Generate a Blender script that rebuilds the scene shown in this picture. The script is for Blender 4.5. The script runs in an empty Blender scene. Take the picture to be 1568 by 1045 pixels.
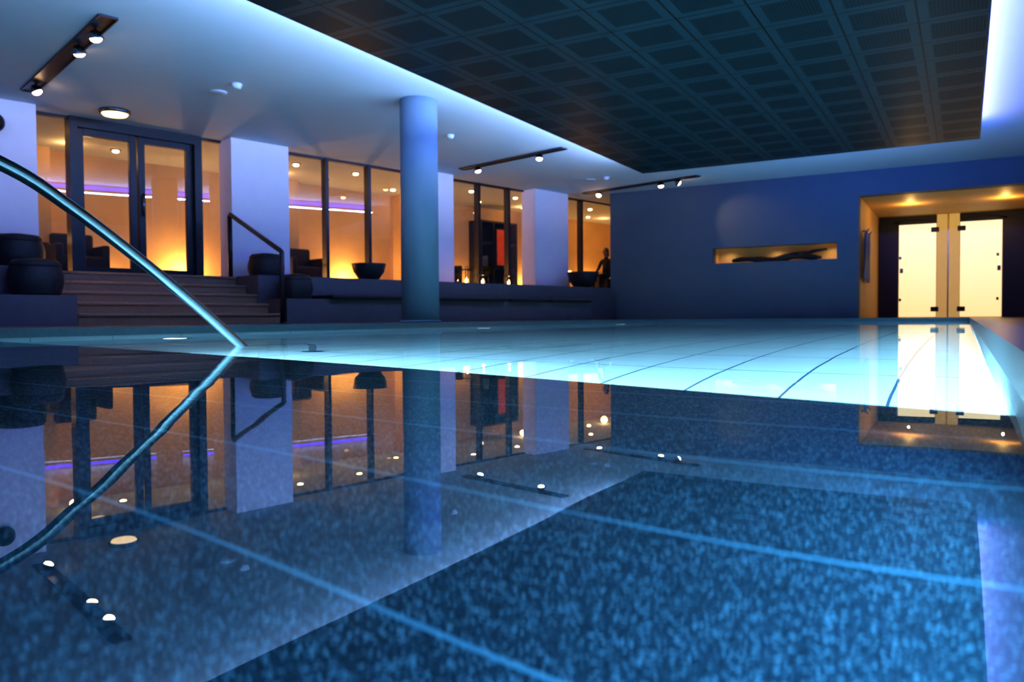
import bpy, bmesh, math, random
from mathutils import Vector, Matrix
random.seed(4)
S = 1.25           # layout units -> metres
scene = bpy.context.scene
CEIL = 2.6
# ---------------------------------------------------------------- materials
def node_mat(name):
    m = bpy.data.materials.new(name); m.use_nodes = True
    nt = m.node_tree
    for n in list(nt.nodes): nt.nodes.remove(n)
    out = nt.nodes.new('ShaderNodeOutputMaterial')
    return m, nt, out
def pos(nt):
    g = nt.nodes.new('ShaderNodeNewGeometry')
    v = nt.nodes.new('ShaderNodeVectorMath'); v.operation = 'SCALE'
    v.inputs['Scale'].default_value = 1.0 / S
    nt.links.new(g.outputs['Position'], v.inputs[0])
    return v.outputs[0]
def mth(nt, op, a, b=None, c=None):
    n = nt.nodes.new('ShaderNodeMath'); n.operation = op
    for i, q in enumerate((a, b, c)):
        if q is None: continue
        if isinstance(q, (int, float)): n.inputs[i].default_value = q
        else: nt.links.new(q, n.inputs[i])
    return n.outputs[0]
def mixc(nt, fac, a, b):
    n = nt.nodes.new('ShaderNodeMix'); n.data_type = 'RGBA'
    if isinstance(fac, (int, float)): n.inputs[0].default_value = fac
    else: nt.links.new(fac, n.inputs[0])
    for i, q in ((6, a), (7, b)):
        if isinstance(q, tuple): n.inputs[i].default_value = (*q, 1)
        else: nt.links.new(q, n.inputs[i])
    return n.outputs[2]
def pbr(name, col, rough=0.5, metal=0.0, var=0.12, scale=6.0, bump=0.0, emis=None, estr=0.0, stretch=None, spec=0.5):
    m, nt, out = node_mat(name)
    p = nt.nodes.new('ShaderNodeBsdfPrincipled')
    nz = nt.nodes.new('ShaderNodeTexNoise'); nz.inputs['Scale'].default_value = scale
    nz.inputs['Detail'].default_value = 4
    src = pos(nt)
    if stretch:
        vm = nt.nodes.new('ShaderNodeVectorMath'); vm.operation = 'MULTIPLY'
        vm.inputs[1].default_value = stretch; nt.links.new(src, vm.inputs[0]); src = vm.outputs[0]
    nt.links.new(src, nz.inputs['Vector'])
    lo = tuple(c * (1 - var) for c in col); hi = tuple(min(1, c * (1 + var)) for c in col)
    nt.links.new(mixc(nt, nz.outputs['Fac'], lo, hi), p.inputs['Base Color'])
    p.inputs['Roughness'].default_value = rough; p.inputs['Metallic'].default_value = metal
    p.inputs['Specular IOR Level'].default_value = spec
    if bump:
        b = nt.nodes.new('ShaderNodeBump'); b.inputs['Strength'].default_value = bump; b.inputs['Distance'].default_value = 0.01
        nt.links.new(nz.outputs['Fac'], b.inputs['Height']); nt.links.new(b.outputs[0], p.inputs['Normal'])
    if emis:
        p.inputs['Emission Color'].default_value = (*emis, 1); p.inputs['Emission Strength'].default_value = estr
    nt.links.new(p.outputs[0], out.inputs[0])
    return m
def grid_mask(nt, coord, period, width, off=0.0):
    f = mth(nt, 'FRACT', mth(nt, 'DIVIDE', mth(nt, 'ADD', coord, 100 * period - off), period))
    return mth(nt, 'LESS_THAN', f, width / period)
def xyz(nt, v):
    s = nt.nodes.new('ShaderNodeSeparateXYZ'); nt.links.new(v, s.inputs[0]); return s.outputs

M = {}
M['ceil'] = pbr('ceiling_paint', (.56, .61, .68), .8, var=.03)
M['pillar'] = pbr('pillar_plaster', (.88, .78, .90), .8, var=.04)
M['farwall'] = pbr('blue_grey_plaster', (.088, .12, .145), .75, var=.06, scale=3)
M['darkwall'] = pbr('dark_blue_plaster', (.05, .06, .11), .8)
M['black'] = pbr('black_lacquer', (.012, .012, .016), .4)
M['frame'] = pbr('dark_window_frame', (.010, .012, .020), .4)
M['gold'] = pbr('warm_ochre_plaster', (.62, .40, .14), .6)
M['tan'] = pbr('tan_lounge_plaster', (.66, .43, .20), .8, var=.3, scale=1.2)
M['woodfloor'] = pbr('lounge_wood_floor', (.16, .08, .04), .35, var=.4, scale=4, stretch=(1, 12, 1))
M['stone'] = pbr('grey_stone_cladding', (.09, .078, .10), .5, var=.2, scale=9)
M['steps'] = pbr('stair_stone', (.22, .13, .085), .35, var=.25, scale=7, stretch=(1, 6, 6))  # stone colour warmed to stand for light spilling from the doors
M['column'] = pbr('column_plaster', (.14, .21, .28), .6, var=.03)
M['steel'] = pbr('brushed_stainless_steel', (.17, .20, .22), .24, 1.0, var=.05, scale=40)
M['cushion'] = pbr('black_seat_pad', (.010, .010, .015), .6)
M['bowl'] = pbr('dark_glazed_pottery', (.02, .02, .025), .35, var=.3, scale=12)
M['soil'] = pbr('potting_soil', (.03, .02, .015), .9, bump=.6, scale=60)
M['wood'] = pbr('driftwood', (.06, .04, .02), .8, var=.5, scale=8, bump=.6, stretch=(1, 8, 8))
M['towel'] = pbr('white_towel', (.3, .36, .48), .9, scale=90, bump=.4)
M['red'] = pbr('red_canvas_paint_glow', (.6, .06, .02), .6, var=.5, scale=5, emis=(.8, .08, .02), estr=.25)  # faint red emission makes the canvas read as lit
M['brass'] = pbr('brass', (.7, .5, .2), .3, 1.0)
M['skin'] = pbr('skin', (.5, .28, .18), .5, var=.05)
M['hair'] = pbr('dark_hair', (.012, .008, .006), .5, scale=80, var=.4)
M['cloth'] = pbr('black_clothing', (.012, .012, .016), .8)
M['led'] = pbr('violet_blue_led_tape', (.1, .1, .9), .5, emis=(.01, .02, 1.0), estr=22)
M['wick'] = pbr('candle_wax', (.9, .8, .6), .5, emis=(1, .55, .2), estr=6)
M['lamp'] = pbr('warm_lamp_face', (1, .8, .6), .4, emis=(1, .60, .32), estr=34)
M['lampl'] = pbr('lounge_lamp_face', (1, .8, .6), .4, emis=(1, .6, .25), estr=18)
M['bulk'] = pbr('warm_bulkhead_diffuser', (1, .9, .7), .4, emis=(1, .62, .26), estr=3)
M['poollamp'] = pbr('pool_lamp_face', (1, 1, 1), .3, emis=(.75, .93, 1), estr=25)
M['post'] = pbr('ivory_door_post_glow', (.75, .6, .25), .5, emis=(1, .62, .16), estr=.30)  # faint warm emission on the post imitates light falling on it

# frosted door glass, own emission imitating light from behind
m, nt, out = node_mat('frosted_door_glass')
p = nt.nodes.new('ShaderNodeBsdfPrincipled'); p.inputs['Base Color'].default_value = (.9, .8, .6, 1)
p.inputs['Roughness'].default_value = .35
o = xyz(nt, pos(nt))
g = nt.nodes.new('ShaderNodeMapRange'); nt.links.new(o[2], g.inputs[0]); g.inputs[1].default_value = 0; g.inputs[2].default_value = 2
p.inputs['Emission Strength'].default_value = 1.0
nt.links.new(mixc(nt, g.outputs[0], (1, .62, .24), (1, .82, .48)), p.inputs['Emission Color'])
nt.links.new(p.outputs[0], out.inputs[0]); M['frost'] = m

# architectural glass (single pane, Schlick reflectance)
m, nt, out = node_mat('window_glass')
t = nt.nodes.new('ShaderNodeBsdfTransparent'); t.inputs[0].default_value = (.92, .92, .93, 1)
gl = nt.nodes.new('ShaderNodeBsdfGlossy'); gl.inputs['Roughness'].default_value = 0.01
lw = nt.nodes.new('ShaderNodeLayerWeight'); lw.inputs[0].default_value = .5
fac = mth(nt, 'ADD', mth(nt, 'MULTIPLY', mth(nt, 'POWER', lw.outputs['Facing'], 5.0), .9), .09)
mx = nt.nodes.new('ShaderNodeMixShader')
nt.links.new(fac, mx.inputs[0]); nt.links.new(t.outputs[0], mx.inputs[1]); nt.links.new(gl.outputs[0], mx.inputs[2])
nt.links.new(mx.outputs[0], out.inputs[0]); M['glass'] = m

# water
m, nt, out = node_mat('pool_water')
gl = nt.nodes.new('ShaderNodeBsdfGlass'); gl.inputs['IOR'].default_value = 1.333; gl.inputs['Roughness'].default_value = 0.0
gl.inputs['Color'].default_value = (.88, .98, 1, 1)
nz = nt.nodes.new('ShaderNodeTexNoise'); nz.inputs['Scale'].default_value = 2.2; nz.inputs['Detail'].default_value = 2
nt.links.new(pos(nt), nz.inputs['Vector'])
b = nt.nodes.new('ShaderNodeBump'); b.inputs['Strength'].default_value = .25; b.inputs['Distance'].default_value = .004
nt.links.new(nz.outputs[0], b.inputs['Height']); nt.links.new(b.outputs[0], gl.inputs['Normal'])
nt.links.new(gl.outputs[0], out.inputs[0]); M['water'] = m

# pool tile
m, nt, out = node_mat('pale_pool_tile')
p = nt.nodes.new('ShaderNodeBsdfPrincipled'); p.inputs['Roughness'].default_value = .6
o = xyz(nt, pos(nt))
mk = mth(nt, 'MAXIMUM', grid_mask(nt, o[0], .267, .008, .094), mth(nt, 'MAXIMUM', grid_mask(nt, o[1], .534, .008), grid_mask(nt, o[2], .267, .007)))
nz = nt.nodes.new('ShaderNodeTexNoise'); nz.inputs['Scale'].default_value = 2; nt.links.new(pos(nt), nz.inputs['Vector'])
base = mixc(nt, nz.outputs[0], (.82, .86, .88), (.90, .93, .94))
nt.links.new(mixc(nt, mk, base, (.05, .12, .22)), p.inputs['Base Color'])
nt.links.new(p.outputs[0], out.inputs[0]); M['pooltile'] = m

# granite ledge
m, nt, out = node_mat('speckled_granite')
p = nt.nodes.new('ShaderNodeBsdfPrincipled'); p.inputs['Roughness'].default_value = .6
P = pos(nt); o = xyz(nt, P)
vo = nt.nodes.new('ShaderNodeTexVoronoi'); vo.inputs['Scale'].default_value = 300; nt.links.new(P, vo.inputs['Vector'])
sc = nt.nodes.new('ShaderNodeSeparateColor'); nt.links.new(vo.outputs['Color'], sc.inputs[0])
v2 = nt.nodes.new('ShaderNodeTexVoronoi'); v2.inputs['Scale'].default_value = 600; nt.links.new(P, v2.inputs['Vector'])
s2 = nt.nodes.new('ShaderNodeSeparateColor'); nt.links.new(v2.outputs['Color'], s2.inputs[0])
mixv = mth(nt, 'ADD', mth(nt, 'MULTIPLY', sc.outputs[0], .6), mth(nt, 'MULTIPLY', s2.outputs[1], .4))
r = nt.nodes.new('ShaderNodeValToRGB'); r.color_ramp.elements[0].position = .35; r.color_ramp.elements[1].position = .90
r.color_ramp.elements[0].color = (.022, .036, .048, 1); r.color_ramp.elements[1].color = (.36, .44, .48, 1)
e = r.color_ramp.elements.new(.64); e.color = (.07, .10, .125, 1)
nt.links.new(mixv, r.inputs[0])
mk = grid_mask(nt, o[1], .21, .0045, .4345)
nt.links.new(mixc(nt, mk, r.outputs[0], (.30, .50, .58)), p.inputs['Base Color'])
nt.links.new(p.outputs[0], out.inputs[0]); M['granite'] = m

# deck tile
m, nt, out = node_mat('dark_deck_tile')
p = nt.nodes.new('ShaderNodeBsdfPrincipled'); p.inputs['Roughness'].default_value = .3
P = pos(nt); o = xyz(nt, P)
nz = nt.nodes.new('ShaderNodeTexNoise'); nz.inputs['Scale'].default_value = 60; nt.links.new(P, nz.inputs['Vector'])
mk = mth(nt, 'MAXIMUM', grid_mask(nt, o[0], .48, .008, .3), grid_mask(nt, o[1], .48, .008))
nt.links.new(mixc(nt, mk, mixc(nt, nz.outputs[0], (.012, .012, .02), (.035, .032, .045)), (.008, .008, .012)), p.inputs['Base Color'])
nt.links.new(p.outputs[0], out.inputs[0]); M['deck'] = m

# perforated panel
m, nt, out = node_mat('perforated_acoustic_panel')
p = nt.nodes.new('ShaderNodeBsdfPrincipled'); p.inputs['Roughness'].default_value = .45
P = pos(nt); o = xyz(nt, P)
T = .53
fx = mth(nt, 'FRACT', mth(nt, 'DIVIDE', mth(nt, 'ADD', o[0], 53 + .338), T))
fy = mth(nt, 'FRACT', mth(nt, 'DIVIDE', mth(nt, 'ADD', o[1], 53), T))
line = mth(nt, 'MAXIMUM', mth(nt, 'LESS_THAN', fx, .03), mth(nt, 'LESS_THAN', fy, .03))
ax = mth(nt, 'ABSOLUTE', mth(nt, 'SUBTRACT', fx, .515)); ay = mth(nt, 'ABSOLUTE', mth(nt, 'SUBTRACT', fy, .515))
sq = mth(nt, 'MULTIPLY', mth(nt, 'LESS_THAN', ax, .36), mth(nt, 'LESS_THAN', ay, .36))
dx = mth(nt, 'ABSOLUTE', mth(nt, 'SUBTRACT', mth(nt, 'FRACT', mth(nt, 'MULTIPLY', o[0], 40)), .5))
dy = mth(nt, 'ABSOLUTE', mth(nt, 'SUBTRACT', mth(nt, 'FRACT', mth(nt, 'MULTIPLY', o[1], 40)), .5))
dot = mth(nt, 'MULTIPLY', mth(nt, 'LESS_THAN', dx, .28), mth(nt, 'LESS_THAN', dy, .28))
hole = mth(nt, 'MULTIPLY', sq, dot)
c1 = mixc(nt, sq, (.011, .040, .052), (.008, .027, .035))
c2 = mixc(nt, hole, c1, (.003, .007, .009))
nt.links.new(mixc(nt, line, c2, (.001, .002, .003)), p.inputs['Base Color'])
nt.links.new(mth(nt, 'MULTIPLY_ADD', sq, -.05, .12), p.inputs['Specular IOR Level'])
nt.links.new(p.outputs[0], out.inputs[0]); M['panel'] = m

# ---------------------------------------------------------------- mesh builder
def Wp(s, d, z=0.0):   # window-wall frame -> layout
    return (-10.59 + .2425 * s + .9701 * d, .9701 * s - .2425 * d, z)
WT = lambda q: Wp(*q)
WANG = -math.atan2(.2425, .9701)
class MB:
    def __init__(s): s.v = []; s.f = []; s.m = []; s.sm = []; s.mats = []; s.rot = False
    def mi(s, k):
        if k not in s.mats: s.mats.append(k)
        return s.mats.index(k)
    def add(s, vs, fs, mat, smooth=False, T=None):
        if T is WT: s.rot = True
        o = len(s.v); i = s.mi(mat)
        for q in vs: s.v.append(tuple(T(q)) if T else tuple(q))
        for f in fs: s.f.append([o + j for j in f]); s.m.append(i); s.sm.append(smooth)
    def box(s, x0, x1, y0, y1, z0, z1, mat, T=None, bev=0.0, seg=3):
        bm = bmesh.new(); bmesh.ops.create_cube(bm, size=1)
        for v in bm.verts:
            v.co = Vector(((x0 + x1) / 2 + v.co.x * (x1 - x0), (y0 + y1) / 2 + v.co.y * (y1 - y0), (z0 + z1) / 2 + v.co.z * (z1 - z0)))
        if bev: bmesh.ops.bevel(bm, geom=list(bm.edges), offset=bev, segments=seg, profile=.5, affect='EDGES')
        s.bm(bm, mat, bev > 0.02, T)
    def bm(s, bm, mat, smooth=False, T=None):
        bm.verts.index_update()
        s.add([v.co[:] for v in bm.verts], [[v.index for v in f.verts] for f in bm.faces], mat, smooth, T); bm.free()
    def lathe(s, prof, c, mat, n=36, T=None, axis=None):
        R = Matrix.Identity(3)
        if axis: R = Vector((0, 0, 1)).rotation_difference(Vector(axis)).to_matrix()
        vs = []; fs = []
        for (r, z) in prof:
            for k in range(n):
                a = 2 * math.pi * k / n
                q = R @ Vector((r * math.cos(a), r * math.sin(a), z)); vs.append((c[0] + q.x, c[1] + q.y, c[2] + q.z))
        for i in range(len(prof) - 1):
            for k in range(n):
                k2 = (k + 1) % n; fs.append([i * n + k, i * n + k2, (i + 1) * n + k2, (i + 1) * n + k])
        fs.append(list(range(n))[::-1]); fs.append([(len(prof) - 1) * n + k for k in range(n)])
        s.add(vs, fs, mat, True, T)
    def tube(s, pts, r, mat, n=14, T=None):
        if T is WT: s.rot = True
        pts = [Vector(T(q)) if T else Vector(q) for q in pts]
        rs = r if isinstance(r, list) else [r] * len(pts)
        vs = []; fs = []; up = None
        for i, q in enumerate(pts):
            d = (pts[min(i + 1, len(pts) - 1)] - pts[max(i - 1, 0)]).normalized()
            if up is None: up = d.orthogonal().normalized()
            up = (up - d * up.dot(d)).normalized(); w = d.cross(up)
            for k in range(n):
                a = 2 * math.pi * k / n; e = q + (up * math.cos(a) + w * math.sin(a)) * rs[i]; vs.append(e[:])
        for i in range(len(pts) - 1):
            for k in range(n):
                k2 = (k + 1) % n; fs.append([i * n + k, i * n + k2, (i + 1) * n + k2, (i + 1) * n + k])
        fs.append(list(range(n))[::-1]); fs.append([(len(pts) - 1) * n + k for k in range(n)])
        s.add(vs, fs, mat, True)
    def ball(s, c, r, mat, T=None, u=20, v=14):
        bm = bmesh.new(); bmesh.ops.create_uvsphere(bm, u_segments=u, v_segments=v, radius=1)
        rr = r if isinstance(r, tuple) else (r, r, r)
        for q in bm.verts: q.co = Vector((c[0] + q.co.x * rr[0], c[1] + q.co.y * rr[1], c[2] + q.co.z * rr[2]))
        s.bm(bm, mat, True, T)
    def done(s, name, recalc=True):
        me = bpy.data.meshes.new(name)
        R = Matrix.Rotation(WANG if s.rot else 0, 3, 'Z'); Ri = R.transposed()
        vs = [Ri @ (Vector(q) * S) for q in s.v]
        lo = Vector([min(q[i] for q in vs) for i in range(3)]); hi = Vector([max(q[i] for q in vs) for i in range(3)])
        c = Vector(((lo.x + hi.x) / 2, (lo.y + hi.y) / 2, lo.z))
        me.from_pydata([(q - c)[:] for q in vs], [], s.f)
        for k in s.mats: me.materials.append(M[k])
        for i, pl in enumerate(me.polygons): pl.material_index = s.m[i]; pl.use_smooth = s.sm[i]
        if recalc:
            b = bmesh.new(); b.from_mesh(me); bmesh.ops.recalc_face_normals(b, faces=b.faces); b.to_mesh(me); b.free()
        me.update()
        ob = bpy.data.objects.new(name, me); ob.location = R @ c
        if s.rot: ob.rotation_euler = (0, 0, WANG)
        scene.collection.objects.link(ob); return ob

def area(name, loc, d, along, L, Wd, col, e):
    l = bpy.data.lights.new(name, 'AREA'); l.shape = 'RECTANGLE'; l.size = L * S; l.size_y = Wd * S; l.color = col; l.energy = e * S * S
    z = -Vector(d).normalized(); x = Vector(along).normalized(); x = (x - z * x.dot(z)).normalized(); y = z.cross(x)
    ob = bpy.data.objects.new(name, l); mt = Matrix((x, y, z)).transposed().to_4x4(); mt.translation = Vector(loc) * S
    ob.matrix_world = mt; scene.collection.objects.link(ob); return ob
def point(name, loc, col, e, r=.04):
    l = bpy.data.lights.new(name, 'POINT'); l.color = col; l.energy = e * S * S; l.shadow_soft_size = r * S
    ob = bpy.data.objects.new(name, l); ob.location = Vector(loc) * S; scene.collection.objects.link(ob); return ob
def spot(name, loc, tgt, col, e, ang=60, blend=.6, r=.03):
    l = bpy.data.lights.new(name, 'SPOT'); l.color = col; l.energy = e * S * S; l.shadow_soft_size = r * S
    l.spot_size = math.radians(ang); l.spot_blend = blend
    ob = bpy.data.objects.new(name, l); ob.location = Vector(loc) * S
    ob.rotation_euler = (Vector(tgt) - Vector(loc)).to_track_quat('-Z', 'Y').to_euler(); scene.collection.objects.link(ob); return ob

# ---------------------------------------------------------------- shell
PX0, PX1, PY0, PY1 = -4.95, .06, -1.5, 13.9     # pool
DZ = .05
b = MB()   # floor (deck around the pool)
b.box(-11.5, PX0 - .12, -4, 14.8, -.25, DZ, 'deck'); b.box(PX1 + .12, 2.6, -4, 14.8, -.25, DZ, 'deck')
b.box(PX0 - .12, PX1 + .12, PY1 + .12, 14.8, -.25, DZ, 'deck'); b.box(PX0 - .12, PX1 + .12, -4, PY0 - .12, -.25, DZ, 'deck')
b.box(-1.61, 1.6, 14.8, 18.6, -.25, DZ, 'deck')
b.done('floor')
M['coping'] = pbr('teal_stone_coping', (.07, .11, .13), .3, var=.2, scale=40)
b = MB()
for q in ((PX0 - .12, PX0, PY0 - .12, PY1 + .12), (PX1, PX1 + .12, PY0 - .12, PY1 + .12), (PX0, PX1, PY1, PY1 + .12), (PX0, PX1, PY0 - .12, PY0)):
    b.box(*q, -.02, DZ + .006, 'coping')
b.done('trim_pool_coping')
b = MB()   # basin
D = -1.1
b.box(PX0 - .1, PX1 + .1, PY0 - .1, PY1 + .1, D - .1, D, 'pooltile')
b.box(PX0 - .1, PX0, PY0, PY1, D, -.02, 'pooltile'); b.box(PX1, PX1 + .1, PY0, PY1, D, -.02, 'pooltile')
b.box(PX0, PX1, PY1, PY1 + .1, D, -.02, 'pooltile'); b.box(PX0, PX1, PY0 - .1, PY0, D, -.02, 'pooltile')
b.done('swimming_pool_basin')
b = MB()   # granite ledge
pl = [(PX0, PY0), (PX1, PY0), (PX1, 1.25), (PX0, 2.35)]
vs = [(x, y, D) for x, y in pl] + [(x, y, -.3) for x, y in pl]
b.add(vs, [[0, 1, 2, 3], [4, 5, 6, 7], [0, 1, 5, 4], [1, 2, 6, 5], [2, 3, 7, 6], [3, 0, 4, 7]], 'granite')
b.done('submerged_granite_ledge')
b = MB()
b.add([(PX0, PY0, 0), (PX1, PY0, 0), (PX1, PY1, 0), (PX0, PY1, 0)], [[0, 1, 2, 3]], 'water')
b.done('pool_water_surface', recalc=False)
b = MB()   # pool lamps on basin floor
for (x, y) in ((-4.7, 3.5), (-4.7, 7.5), (-4.6, 11.3)):
    b.lathe([(.12, 0), (.12, .02), (.09, .03)], (x, y, D), 'steel'); b.lathe([(.075, .03), (.075, .036)], (x, y, D), 'poollamp')
b.done('underwater_pool_lights')

b = MB(); b.box(-18, 2.7, -4.1, 27, CEIL, CEIL + .1, 'ceil'); b.done('ceiling')
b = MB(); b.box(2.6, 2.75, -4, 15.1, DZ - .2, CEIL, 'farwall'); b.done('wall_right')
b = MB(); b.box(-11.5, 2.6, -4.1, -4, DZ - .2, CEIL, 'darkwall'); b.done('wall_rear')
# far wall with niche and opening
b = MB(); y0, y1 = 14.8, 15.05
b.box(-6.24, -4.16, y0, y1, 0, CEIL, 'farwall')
b.box(-4.16, -1.96, y0, y1, 0, 1.10, 'farwall'); b.box(-4.16, -1.96, y0, y1, 1.39, CEIL, 'farwall')
b.box(-1.96, -1.61, y0, y1, 0, CEIL, 'farwall'); b.box(-1.61, 1.6, y0, y1, 2.17, CEIL, 'farwall')
b.box(1.6, 2.6, y0, y1, 0, CEIL, 'farwall')
b.box(-4.2, -1.92, y1, y1 + .25, 1.06, 1.10, 'gold'); b.box(-4.2, -1.92, y1, y1 + .25, 1.39, 1.43, 'gold')
b.box(-4.2, -4.16, y1, y1 + .25, 1.1, 1.39, 'gold'); b.box(-1.96, -1.92, y1, y1 + .25, 1.1, 1.39, 'gold')
b.box(-4.2, -1.92, y1 + .25, y1 + .28, 1.06, 1.43, 'gold')
b.done('wall_far')
# driftwood in niche
b = MB()
pts = []; rs = []
for i in range(22):
    u = i / 21; pts.append((-3.85 + 1.6 * u, 15.06 + .03 * math.sin(u * 7), 1.155 + .02 * math.sin(u * 11) + .02 * u)); rs.append(.03 + .03 * math.sin(math.pi * u) + .01 * math.sin(u * 23))
b.tube(pts, rs, 'wood')
b.tube([(-3.0, 15.06, 1.17), (-2.75, 15.04, 1.24), (-2.5, 15.05, 1.27)], [.035, .025, .01], 'wood')
b.tube([(-2.7, 15.06, 1.17), (-2.4, 15.08, 1.27), (-2.15, 15.06, 1.30)], [.03, .03, .02], 'wood')
b.done('driftwood_log')
for x in (-3.95, -3.06, -2.1): spot('niche_light', (x, 15.12, 1.375), (x, 15.14, 1.1), (1, .76, .42), 3, 150, 1, .01)
# alcove
b = MB()
b.box(-1.75, -1.61, 15.05, 18.6, 0, 2.3, 'gold'); b.done('wall_alcove_left')
b = MB(); b.box(1.6, 1.75, 15.05, 18.6, 0, 2.3, 'gold'); b.done('wall_alcove_right')
b = MB(); b.box(-1.61, 1.6, 15.05, 18.6, 2.17, 2.27, 'gold'); b.done('ceiling_alcove')
b = MB(); b.box(-1.75, 1.75, 18.6, 18.75, 0, 2.3, 'darkwall'); b.done('wall_alcove_back')
# doors
def leaf(x0, x1, hx, name):
    b = MB()
    b.box(x0, x1, 18.42, 18.45, DZ + .01, 1.99, 'frost', bev=.004, seg=2)
    for z in (.22, 1.86):
        w = .16
        if hx == x0: b.box(x0 - .05, x0 + w * .6, 18.40, 18.47, z - .05, z + .05, 'frame', bev=.006, seg=2)
        else: b.box(x1 - w * .6, x1 + .05, 18.40, 18.47, z - .05, z + .05, 'frame', bev=.006, seg=2)
    ox = x1 - .05 if hx == x0 else x0 + .05
    for z in (.42, 1.3): b.box(ox - .045, ox + .0, 18.40, 18.46, z - .03, z + .03, 'steel', bev=.004, seg=2)
    b.box(ox - .03, ox + .03, 18.41, 18.46, .98, 1.08, 'steel', bev=.004, seg=2)
    return b.done(name)
leaf(-1.22, -.53, -.53, 'door_1'); leaf(-.10, .625, -.10, 'door_2')
b = MB(); b.box(-.52, -.33, 18.42, 18.5, DZ, 2.17, 'post', bev=.005, seg=2); b.box(-.30, -.11, 18.42, 18.5, DZ, 2.17, 'post', bev=.005, seg=2)
b.box(-.33, -.30, 18.44, 18.49, DZ, 2.17, 'brass'); b.done('door_post')
b = MB(); b.box(-1.6, -.53, 18.45, 18.55, 2.0, 2.06, 'black'); b.box(-.10, 1.0, 18.45, 18.55, 2.0, 2.06, 'black')
b.box(-1.6, -.53, 18.5, 18.58, 2.06, 2.17, 'black'); b.box(-.10, 1.6, 18.5, 18.58, 2.06, 2.17, 'black')
b.tube([(-1.3, 18.4, 2.03), (-1.0, 18.35, 2.09), (-.6, 18.4, 2.03)], .012, 'black'); b.tube([(.0, 18.4, 2.03), (.4, 18.35, 2.09), (.7, 18.4, 2.03)], .012, 'black')
b.box(-1.6, -1.24, 18.4, 18.58, DZ, 2.0, 'black'); b.box(.645, 1.6, 18.4, 18.58, DZ, 2.0, 'black'); b.done('door_frame_surround')
# towels on alcove wall
b = MB()
for (y, z0, z1) in ((15.35, .75, 1.62), (15.75, .7, 1.6)):
    n = 10; vs = []; fs = []
    for j in range(9):
        for i in range(n):
            u = i / (n - 1); v = j / 8
            vs.append((-1.56 + .025 * math.sin(u * 14 + v * 2) + .02 * v, y + (u - .5) * (.28 + .10 * (1 - v)) * (1 if j < 8 else .4), z0 + (z1 - z0) * v))
    for j in range(8):
        for i in range(n - 1): fs.append([j * n + i, j * n + i + 1, (j + 1) * n + i + 1, (j + 1) * n + i])
    b.add(vs, fs, 'towel', True)
    b.tube([(-1.61, y, z1 - .01), (-1.52, y, z1 - .01), (-1.50, y, z1 + .03)], .012, 'steel')
b.done('hanging_towels')

# ---------------------------------------------------------------- dropped panel
NX0, NX1, NY1, NZ = -4.42, .147, 11.8, 2.36
b = MB()
b.box(NX0, NX1, -3.2, NY1, NZ, NZ + .03, 'panel')
for q in ((NX0, NX0 + .02, -3.2, NY1), (NX1 - .02, NX1, -3.2, NY1), (NX0, NX1, NY1 - .02, NY1)): b.box(*q, NZ + .03, NZ + .05, 'black')
b.box(NX0 + .2, NX1 - .2, -2.6, NY1 - .2, NZ + .03, CEIL, 'black')
b.box(NX0 + .19, NX0 + .2, -2.6, NY1 - .2, 2.51, 2.575, 'led'); b.box(NX1 - .2, NX1 - .19, -2.6, NY1 - .2, 2.51, 2.575, 'led'); b.box(NX0 + .2, NX1 - .2, NY1 - .2, NY1 - .19, 2.51, 2.575, 'led')
b.done('suspended_acoustic_ceiling_panel')
area('cove_light_left', (NX0 + .13, 4.3, NZ + .065), (-.85, 0, .5), (0, 1, 0), 14.8, .06, (.38, .56, 1.0), 420)
area('cove_light_right', (NX1 - .13, 4.3, NZ + .065), (.85, 0, .5), (0, 1, 0), 14.8, .06, (.30, .33, 1.0), 170)
area('cove_light_far', ((NX0 + NX1) / 2 + .9, NY1 - .13, NZ + .08), (0, .95, .3), (1, 0, 0), 2.6, .06, (.05, .14, 1.0), 60)

# ---------------------------------------------------------------- column
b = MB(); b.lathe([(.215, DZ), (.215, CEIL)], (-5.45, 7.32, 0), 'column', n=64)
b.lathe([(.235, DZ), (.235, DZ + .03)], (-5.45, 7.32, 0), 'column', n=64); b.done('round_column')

# ---------------------------------------------------------------- platforms and stairs
FL = .67
b = MB()
b.box(-1, 18.15, -.45, .15, DZ - .02, FL, 'stone', WT)
b.box(-1, 5.23, .15, 1.009, DZ - .02, FL, 'stone', WT); b.box(-1, 5.23, 1.009, 1.542, DZ - .02, .36, 'stone', WT)
b.box(7.5, 15.0, .15, 1.009, DZ - .02, FL, 'stone', WT); b.box(7.6, 13.63, 1.009, 1.542, DZ - .02, .36, 'stone', WT)
b.done('stone_seating_terrace')
b = MB()
for k in range(1, 6):
    z = DZ + .124 * k; d = 1.545 - .28 * (k - 1)
    b.box(5.235, 7.495, .151, d, z - .124 if k > 1 else DZ - .02, z - .03, 'steps', WT); b.box(5.235, 7.495, .151, d + .02, z - .03, z, 'steps', WT, bev=.006, seg=2)
b.done('entrance_stairs')
b = MB()
for (s0, s1) in ((8.2, 9.75), (9.85, 11.4), (11.5, 12.3), (12.5, 13.55)): b.box(s0, s1, 1.03, 1.62, .362, .415, 'cushion', WT, bev=.018)
b.done('bench_seat_pads')
b = MB()
b.tube([(7.56, .15, FL), (7.56, .15, 1.50), (7.56, .17, 1.52), (7.56, 1.47, .95), (7.56, 1.5, .93), (7.56, 1.5, DZ)], .03, 'frame', T=WT)
b.tube([(7.56, .15, FL), (7.56, .15, FL + .015)], .06, 'frame', T=WT); b.tube([(7.56, 1.5, DZ), (7.56, 1.5, DZ + .015)], .06, 'frame', T=WT)
b.done('stair_handrail')

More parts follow.
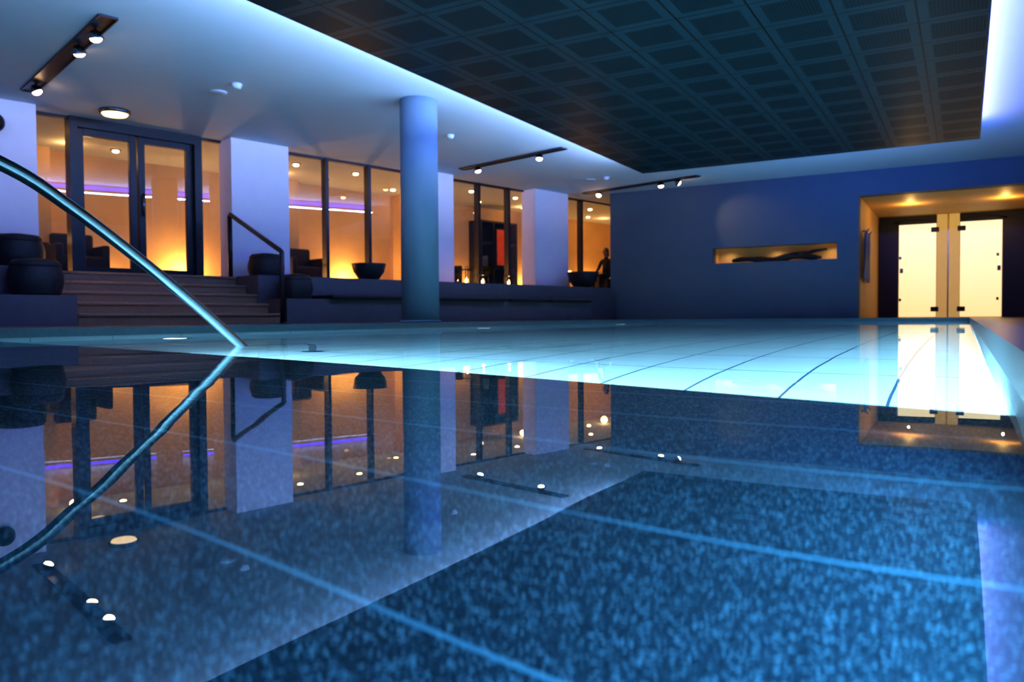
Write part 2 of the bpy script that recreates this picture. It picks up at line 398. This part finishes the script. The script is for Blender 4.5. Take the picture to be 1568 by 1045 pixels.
# ---------------------------------------------------------------- window wall
b = MB()
for (s0, s1) in ((4.41, 5.31), (7.67, 8.545), (10.87, 11.74), (13.85, 14.84), (-1, 1.8)):
    b.box(s0, s1, -.36, 0, FL, CEIL, 'pillar', WT)
b.done('wall_left_pillars')
def pane(b, s0, s1, z0, z1, d=-.34):
    b.add([(s0, d, z0), (s1, d, z0), (s1, d, z1), (s0, d, z1)], [[0, 1, 2, 3]], 'glass', False, WT)
def window(name, s0, s1, mull, door=None):
    b = MB()
    pane(b, s0, s1, FL + .02, CEIL - .02)
    b.box(s0, s1, -.38, -.30, FL, FL + .03, 'frame', WT); b.box(s0, s1, -.38, -.30, CEIL - .03, CEIL, 'frame', WT)
    for q in mull: b.box(q - .028, q + .028, -.40, -.28, FL, CEIL, 'frame', WT)
    return b.done(name)
window('window_1', 1.8, 4.41, (2.6, 3.5)); window('window_2', 8.545, 10.87, (9.37, 10.17)); window('window_3', 11.74, 13.85, (12.63, 13.42)); window('window_4', 14.84, 18, (15.64, 17.0))
window('window_5', 5.31, 5.73, ()); window('window_6', 7.37, 7.67, ())
b = MB()   # double door
b.box(5.73, 5.82, -.42, -.24, FL, CEIL, 'frame', WT); b.box(7.27, 7.37, -.42, -.24, FL, CEIL, 'frame', WT); b.box(5.8, 7.3, -.42, -.24, CEIL - .12, CEIL, 'frame', WT)
for (a0, a1) in ((5.82, 6.535), (6.555, 7.27)):
    t = .085
    b.box(a0, a0 + t, -.38, -.31, FL + .01, CEIL - .12, 'frame', WT, bev=.004, seg=1); b.box(a1 - t, a1, -.38, -.31, FL + .01, CEIL - .12, 'frame', WT, bev=.004, seg=1)
    b.box(a0 + t, a1 - t, -.38, -.31, FL + .01, FL + .10, 'frame', WT); b.box(a0 + t, a1 - t, -.38, -.31, CEIL - .20, CEIL - .12, 'frame', WT)
    pane(b, a0 + t, a1 - t, FL + .10, CEIL - .20)
b.tube([(6.6, -.27, 1.45), (6.6, -.27, 1.75)], .012, 'steel', T=WT)
for z in (1.5, 1.7): b.tube([(6.6, -.31, z), (6.6, -.27, z)], .01, 'steel', T=WT)
b.done('door_3')
b = MB()
q = Wp(4.86, .12, 2.3); b.ball(q, .11, 'black'); b.lathe([(.07, 0), (.075, .02)], (q[0] + .08, q[1] - .03, q[2] - .03), 'frame', axis=(.9, -.3, -.3)); b.tube([Wp(4.86, 0, 2.36), q], .02, 'black')
b.done('wall_speaker')

# lounge behind the glass
b = MB(); b.box(-1, 26, -2.6, -.45, FL - .1, FL, 'woodfloor', WT); b.done('floor_lounge')
b = MB(); b.box(-1, 26, -2.75, -2.6, FL, CEIL, 'tan', WT); b.done('wall_lounge_back')
b = MB(); b.box(-1.1, -1, -2.75, -.3, FL, CEIL, 'tan', WT); b.done('wall_lounge_left')
b = MB(); b.box(26, 26.1, -2.75, 0, FL, CEIL, 'tan', WT); b.box(18.2, 26, -.45, -.36, FL, CEIL, 'tan', WT); b.done('wall_lounge_right')
b = MB()
for s in (3.0, 5.6, 9.6, 12.4): b.box(s, s + .5, -2.6, -2.35, FL, CEIL, 'tan', WT)
b.done('trim_lounge_piers')
for i, (s, e) in enumerate(((4.6, 14), (6.9, 6), (8.1, 70), (11.2, 62), (14.1, 22), (16.3, 36), (18.7, 50), (21, 45))):
    q = Wp(s, -2.38, FL + .12)
    point('uplight_glow', q, (1, .54, .17), e * .9, .05)
b = MB()
for s in (4.6, 6.9, 8.1, 11.2, 14.1, 16.3, 18.7, 21):
    q = Wp(s, -2.38, FL); b.lathe([(.07, 0), (.08, .05), (.07, .07), (.05, .05)], q, 'black', n=20)
b.done('floor_uplighters')
b = MB()
for s in [3 + 1.25 * k for k in range(16)]:
    for d in (-1.0, -1.9):
        q = Wp(s + random.uniform(-.15, .15), d, CEIL - .012); b.lathe([(.07, .012), (.07, 0), (.05, -.002)], q, 'steel', n=20); b.lathe([(.045, 0), (.045, -.02), (.03, -.03)], q, 'lampl', n=20)
b.done('lounge_downlights')
for s in (3, 6.2, 9.5, 12.5, 15.5, 18.5, 22): point('lounge_ceiling_lamp', Wp(s, -1.9, CEIL - .1), (1, .53, .16), 6, .08)
# dark cabinet with red picture
b = MB()
for z in (FL, 1.2, 1.75, 2.22): b.box(14.5, 15.65, -2.58, -2.2, z, z + .04, 'black', WT)
for s in (14.5, 14.88, 15.22, 15.61): b.box(s, s + .04, -2.58, -2.2, FL, 2.26, 'black', WT)
b.box(14.5, 15.65, -2.59, -2.57, FL, 2.26, 'frame', WT)
for k in range(9): b.box(14.56 + .03 * k, 14.58 + .03 * k, -2.5, -2.3, 1.24, 1.45 + .05 * math.sin(k * 3), 'towel' if k % 2 else 'bowl', WT)
b.done('dark_display_cabinet')
b = MB(); b.box(14.93, 15.21, -2.19, -2.16, 1.25, 2.1, 'black', WT); b.box(14.955, 15.185, -2.162, -2.15, 1.28, 2.07, 'red', WT); b.done('red_framed_painting')
def chair(s, d, name='lounge_armchair'):
    b = MB()
    b.box(s - .28, s + .28, d - .26, d + .26, FL + .12, FL + .34, 'cushion', WT, bev=.04); b.box(s - .28, s + .28, d - .32, d - .2, FL + .2, FL + .68, 'cushion', WT, bev=.04)
    for q in (-.3, .3): b.box(s + q - .05, s + q + .05, d - .3, d + .26, FL + .12, FL + .5, 'cushion', WT, bev=.03)
    for q in (-.24, .24):
        for w in (-.24, .2): b.tube([(s + q, d + w, FL), (s + q, d + w, FL + .14)], .018, 'wood', T=WT)
    b.done(name)
chair(6.3, -1.9); chair(13.0, -1.8); chair(9.9, -1.9)
def table(s, d):
    b = MB(); c = Wp(s, d, FL); b.lathe([(.16, 0), (.16, .02), (.02, .03), (.02, .40), (.26, .41), (.26, .44)], c, 'wood'); b.lathe([(.05, .44), (.06, .5), (.05, .56)], c, 'wick', n=16); b.done('round_side_table')
table(5.5, -1.2); table(17.2, -1.95)
def lantern(s, d, h=.26):
    b = MB(); c = Wp(s, d, FL); r = .075
    b.box(c[0] - r, c[0] + r, c[1] - r, c[1] + r, FL, FL + .02, 'black'); b.box(c[0] - r, c[0] + r, c[1] - r, c[1] + r, FL + h - .02, FL + h, 'black')
    for x in (-1, 1):
        for y in (-1, 1): b.tube([(c[0] + x * r * .9, c[1] + y * r * .9, FL), (c[0] + x * r * .9, c[1] + y * r * .9, FL + h)], .007, 'black', n=6)
    b.lathe([(.03, .02), (.03, .09), (.01, .095), (.006, .12)], c, 'wick', n=14)
    b.tube([(c[0] - .03, c[1], FL + h), (c[0] - .02, c[1], FL + h + .05), (c[0] + .02, c[1], FL + h + .05), (c[0] + .03, c[1], FL + h)], .005, 'black', n=6)
    b.done('candle_lantern'); point('candle_glow', (c[0], c[1], FL + .16), (1, .5, .15), .5, .01)
lantern(11.62, .45); lantern(12.1, .35, .2); lantern(12.75, .35, .2); lantern(15.2, -.1, .24); lantern(9.0, -1.0, .24)

# ---------------------------------------------------------------- poufs & bowls
M['wicker'] = pbr('black_wicker', (.012, .012, .016), .55, scale=50, var=.5, bump=.5)
def pouf(s, d, z, r, h):
    b = MB(); c = Wp(s, d, z); prof = [(r * .80, 0)]
    n = 14
    for i in range(n * 2 + 1):
        u = i / (n * 2); rr = r * (.86 + .14 * math.sin(math.pi * min(1, max(0, u)))) + (.008 if i % 2 else 0)
        prof.append((rr, .01 + u * (h - .06)))
    prof += [(r * .86, h - .03), (r * .6, h), (r * .2, h + .005)]
    b.lathe(prof, c, 'wicker', n=40); b.lathe([(r * .9, h - .09), (r * .92, h - .04), (r * .8, h - .005), (r * .3, h + .012)], c, 'cushion', n=40)
    b.done('wicker_pouf')
pouf(4.95, .55, FL, .26, .36); pouf(4.3, .55, FL, .26, .36); pouf(4.93, 1.275, .36, .25, .36); pouf(7.95, .40, FL, .24, .32); pouf(7.88, 1.275, .36, .215, .31)
def bowl(x, y, r, h):
    b = MB(); b.lathe([(r * .45, 0), (r * .62, h * .12), (r * .9, h * .5), (r * .98, h * .82), (r, h * .92), (r * 1.03, h), (r * .94, h), (r * .9, h * .86)], (x, y, FL), 'bowl')
    b.lathe([(r * .9, h * .84), (r * .88, h * .88)], (x, y, FL), 'soil'); b.done('planter_bowl')
bowl(-7.7, 9.07, .25, .25); bowl(-6.53, 14.1, .31, .32)

# ---------------------------------------------------------------- ceiling fixtures
def track(p0, p1, ts, tg, ee):
    p0 = Vector(p0); p1 = Vector(p1); d = (p1 - p0); L = d.length; d.normalize(); n = Vector((-d.y, d.x))
    b = MB(); w = .065
    Tf = lambda q: (p0.x + d.x * q[0] + n.x * q[1], p0.y + d.y * q[0] + n.y * q[1], q[2])
    b.box(0, L, -w, w, CEIL - .006, CEIL - .002, 'black', Tf)
    for e in ((0, L, -w - .012, -w), (0, L, w, w + .012)): b.box(*e, CEIL - .02, CEIL, 'black', Tf)
    b.box(-.012, 0, -w, w, CEIL - .02, CEIL, 'black', Tf); b.box(L, L + .012, -w, w, CEIL - .02, CEIL, 'black', Tf)
    for i, t in enumerate(ts):
        c = Vector(Tf((t * L, 0, CEIL - .07))); a = (Vector(tg[i]) - c).normalized(); k = 1.05
        b.tube([(c.x, c.y, CEIL - .005), (c.x, c.y, CEIL - .05)], .012, 'black', n=8)
        b.lathe([(q * k, w_ * k) for q, w_ in ((.02, -.05), (.045, -.03), (.06, .01), (.062, .02), (.05, .018))], c[:], 'steel', n=20, axis=a[:])
        b.lathe([(q * k, w_ * k) for q, w_ in ((.045, .012), (.045, .022), (.038, .036), (.02, .046))], c[:], 'lamp', n=20, axis=a[:])
        spot('track_spot_beam', (c + a * .09)[:], tg[i], (1, .62, .32), ee[i], 55, .7, .02)
    b.done('recessed_spotlight_track')
track((-6.1, 3.98), (-8.8, 4.8), (.13, .31, .88), ((-6.6, 4.6, .3), (-7.4, 5.0, .3), (-7.9, 5.6, .3)), (10, 14, 130))
track((-5.13, 10.44), (-7.3, 11.0), (.22, .83), ((-5.6, 10.3, .1), (-6.5, 11.2, .3)), (10, 30))
track((-4.12, 13.74), (-6.65, 14.46), (.16, .30, .86), ((-3.4, 14.8, 1.7), (-4.6, 13.9, .1), (-6.3, 13.2, .3)), (26, 8, 30))
b = MB(); c = Wp(6.05, .35, CEIL - .03)
b.lathe([(.17, .03), (.17, 0), (.15, -.01)], c, 'steel'); b.lathe([(.145, -.01), (.13, -.03), (.06, -.045)], c, 'bulk'); b.done('round_ceiling_lamp')
b = MB(); c = Wp(6.2, -.95, CEIL - .03)
b.lathe([(.13, .03), (.13, 0), (.11, -.01)], c, 'steel'); b.lathe([(.105, -.01), (.09, -.03)], c, 'bulk'); b.done('round_ceiling_lamp')
for (x, y) in ((-6.7, 5.8), (-5.55, 13.0), (-6.1, 8.9)):
    b = MB(); b.lathe([(.055, 0), (.055, -.02), (.04, -.05), (.02, -.055)], (x, y, CEIL), 'ceil', n=24); b.done('smoke_detector')
for (x, y) in ((-7.1, 5.9), (-5.9, 13.1)):
    b = MB(); b.lathe([(.09, 0), (.085, -.012), (.02, -.015)], (x, y, CEIL), 'ceil', n=24); b.done('ceiling_speaker')

# ---------------------------------------------------------------- pool handrail
ctrl = [(-1.75, .25, .57), (-1.85, .6, .54), (-1.97, 1.0, .475), (-2.07, 1.23, .404), (-2.185, 1.51, .286), (-2.275, 1.78, .15), (-2.33, 1.947, .058), (-2.375, 2.07, -.01), (-2.52, 2.42, -.20), (-2.6, 2.62, -.36), (-2.62, 2.68, -.6), (-2.62, 2.68, -1.09)]
def catmull(P, n=8):
    P = [Vector(q) for q in P]; out = []
    for i in range(len(P) - 1):
        p0 = P[max(i - 1, 0)]; p1 = P[i]; p2 = P[i + 1]; p3 = P[min(i + 2, len(P) - 1)]
        for k in range(n):
            t = k / n; out.append(.5 * ((2 * p1) + (p2 - p0) * t + (2 * p0 - 5 * p1 + 4 * p2 - p3) * t * t + (3 * p1 - p0 - 3 * p2 + p3) * t ** 3))
    out.append(P[-1]); return [q[:] for q in out]
pre = [(-1.70, -.9, -.29), (-1.70, -.9, 0), (-1.70, -.88, .35), (-1.70, -.7, .52), (-1.71, -.35, .565)]
b = MB(); b.tube(catmull(pre + ctrl), .0175, 'steel', n=24)
b.lathe([(.05, 0), (.05, .012)], (-2.62, 2.68, D), 'steel'); b.lathe([(.05, 0), (.05, .012)], (-1.70, -.9, -.3), 'steel')
b.done('pool_handrail')

# ---------------------------------------------------------------- seated person
def person(base, face):
    f = Vector((face[0], face[1], 0)).normalized(); r = Vector((f.y, -f.x, 0)); k = .8
    def W(x, y, z): return Vector(base) + (r * x + f * y + Vector((0, 0, z))) * k   # x right, y forward
    J = {'pel': (0, 0, .50, .15, .12), 'wst': (0, -.02, .66, .125, .10), 'chs': (0, -.02, .86, .15, .11), 'nk0': (0, -.01, .99, .07, .065), 'nk1': (0, .01, 1.07, .052, .052)}
    E = [('pel', 'wst'), ('wst', 'chs'), ('chs', 'nk0'), ('nk0', 'nk1')]
    for sg, n in ((-1, 'L'), (1, 'R')):
        J.update({'sh' + n: (.17 * sg, -.01, .95, .06, .06), 'el' + n: (.23 * sg, .08, .70, .043, .043), 'wr' + n: (.12 * sg, .31, .60, .027, .027),
                  'hp' + n: (.09 * sg, .03, .49, .09, .09), 'kn' + n: (.12 * sg, .43, .48, .062, .062), 'an' + n: (.12 * sg, .42, .09, .04, .04), 'to' + n: (.13 * sg, .58, .035, .035, .03)})
        E += [('chs', 'sh' + n), ('sh' + n, 'el' + n), ('el' + n, 'wr' + n), ('pel', 'hp' + n), ('hp' + n, 'kn' + n), ('kn' + n, 'an' + n), ('an' + n, 'to' + n)]
    keys = list(J); me = bpy.data.meshes.new('tmp'); me.from_pydata([W(*J[q][:3])[:] for q in keys], [(keys.index(a), keys.index(c)) for a, c in E], [])
    ob = bpy.data.objects.new('tmp', me); scene.collection.objects.link(ob)
    ob.modifiers.new('s', 'SKIN')
    for i, q in enumerate(keys): me.skin_vertices[0].data[i].radius = (J[q][3] * k, J[q][4] * k); me.skin_vertices[0].data[i].use_root = (q == 'pel')
    sb = ob.modifiers.new('u', 'SUBSURF'); sb.levels = 2
    dg = bpy.context.evaluated_depsgraph_get(); em = bpy.data.meshes.new_from_object(ob.evaluated_get(dg))
    b = MB(); b.add([v.co[:] for v in em.vertices], [list(q.vertices) for q in em.polygons], 'cloth', True)
    bpy.data.objects.remove(ob)
    R = Matrix((r, f, Vector((0, 0, 1)))).transposed()
    def bl(c, rr, mat):
        cc = W(*c); T = lambda q: (cc + R @ Vector(q))[:]
        b.ball((0, 0, 0), tuple(x * k for x in rr), mat, T)
    b.tube([W(0, .01, 1.05), W(0, .02, 1.13)], .045, 'skin')
    bl((0, .03, 1.19), (.075, .095, .115), 'skin'); bl((0, .05, 1.12), (.05, .06, .05), 'skin')
    bl((0, .0, 1.215), (.088, .098, .11), 'hair'); bl((0, -.05, 1.13), (.07, .05, .09), 'hair')
    bl((0, .125, 1.175), (.013, .02, .025), 'skin'); bl((0, .118, 1.135), (.022, .008, .007), 'red')
    for sg in (-1, 1):
        bl((.078 * sg, .02, 1.18), (.01, .02, .03), 'skin'); bl((.03 * sg, .112, 1.195), (.012, .008, .006), 'hair')
        bl((.10 * sg, .37, .585), (.038, .045, .017), 'skin')
        for q in range(4):
            x = (.072 + .019 * q) * sg; l = (.06, .07, .075, .06)[q]
            b.tube([W(x, .40, .588), W(x, .40 + l * .55, .582), W(x, .40 + l, .562)], [.0075, .007, .0055], 'skin', n=8)
        b.tube([W(.065 * sg, .355, .585), W(.045 * sg, .385, .58), W(.042 * sg, .41, .57)], [.009, .008, .006], 'skin', n=8)
    b.done('seated_person')
pb = Wp(17.35, -.95, FL); person(pb, (-.3, -1))
b = MB(); b.box(17.1, 17.6, -1.2, -.7, FL, FL + .32, 'cushion', WT, bev=.03); b.done('cube_stool')

# ---------------------------------------------------------------- lights
CY = (.34, .74, 1.0)
area('riser_pool_fill', (-1.5, 1.69, -.7), (.215, .977, 0), (.977, -.215, 0), 2.8, .5, CY, 160)  # added area light, hidden on the ledge riser, to brighten the pool
area('pool_wall_fill', (PX1 - .01, 7.8, -.75), (-1, 0, 0), (0, 1, 0), 11, .4, CY, 135)  # added strip along the right wall to brighten floor and basin
area('ledge_fill', (PX1 - .01, -.2, -.16), (-1, 0, -.1), (0, 1, 0), 2.2, .12, (.08, .46, 1), 12)  # added light with no fixture, brightens the granite ledge
for x in (-.9, .6): point('alcove_ceiling_lamp', (x, 16.4, 2.02), (1, .55, .15), 10, .015)
w = bpy.data.worlds.new('dusk'); scene.world = w; w.use_nodes = True
w.node_tree.nodes['Background'].inputs[0].default_value = (.02, .04, .10, 1); w.node_tree.nodes['Background'].inputs[1].default_value = .3

# ---------------------------------------------------------------- camera
cd = bpy.data.cameras.new('camera'); cam = bpy.data.objects.new('camera', cd); scene.collection.objects.link(cam); scene.camera = cam
cd.sensor_width = 36; cd.lens = 27.55; cd.clip_start = .01
cam.matrix_world = Matrix.Translation((0, 0, .1 * S)) @ Matrix.Rotation(math.radians(30.04), 4, 'Z') @ Matrix.Rotation(math.radians(90 - 1.695), 4, 'X') @ Matrix.Rotation(math.radians(-.4), 4, 'Z')
cd.dof.use_dof = True; cd.dof.focus_distance = 2.2; cd.dof.aperture_fstop = 5
scene.view_settings.view_transform = 'Standard'
try: scene.view_settings.look = 'Medium High Contrast'
except Exception: pass
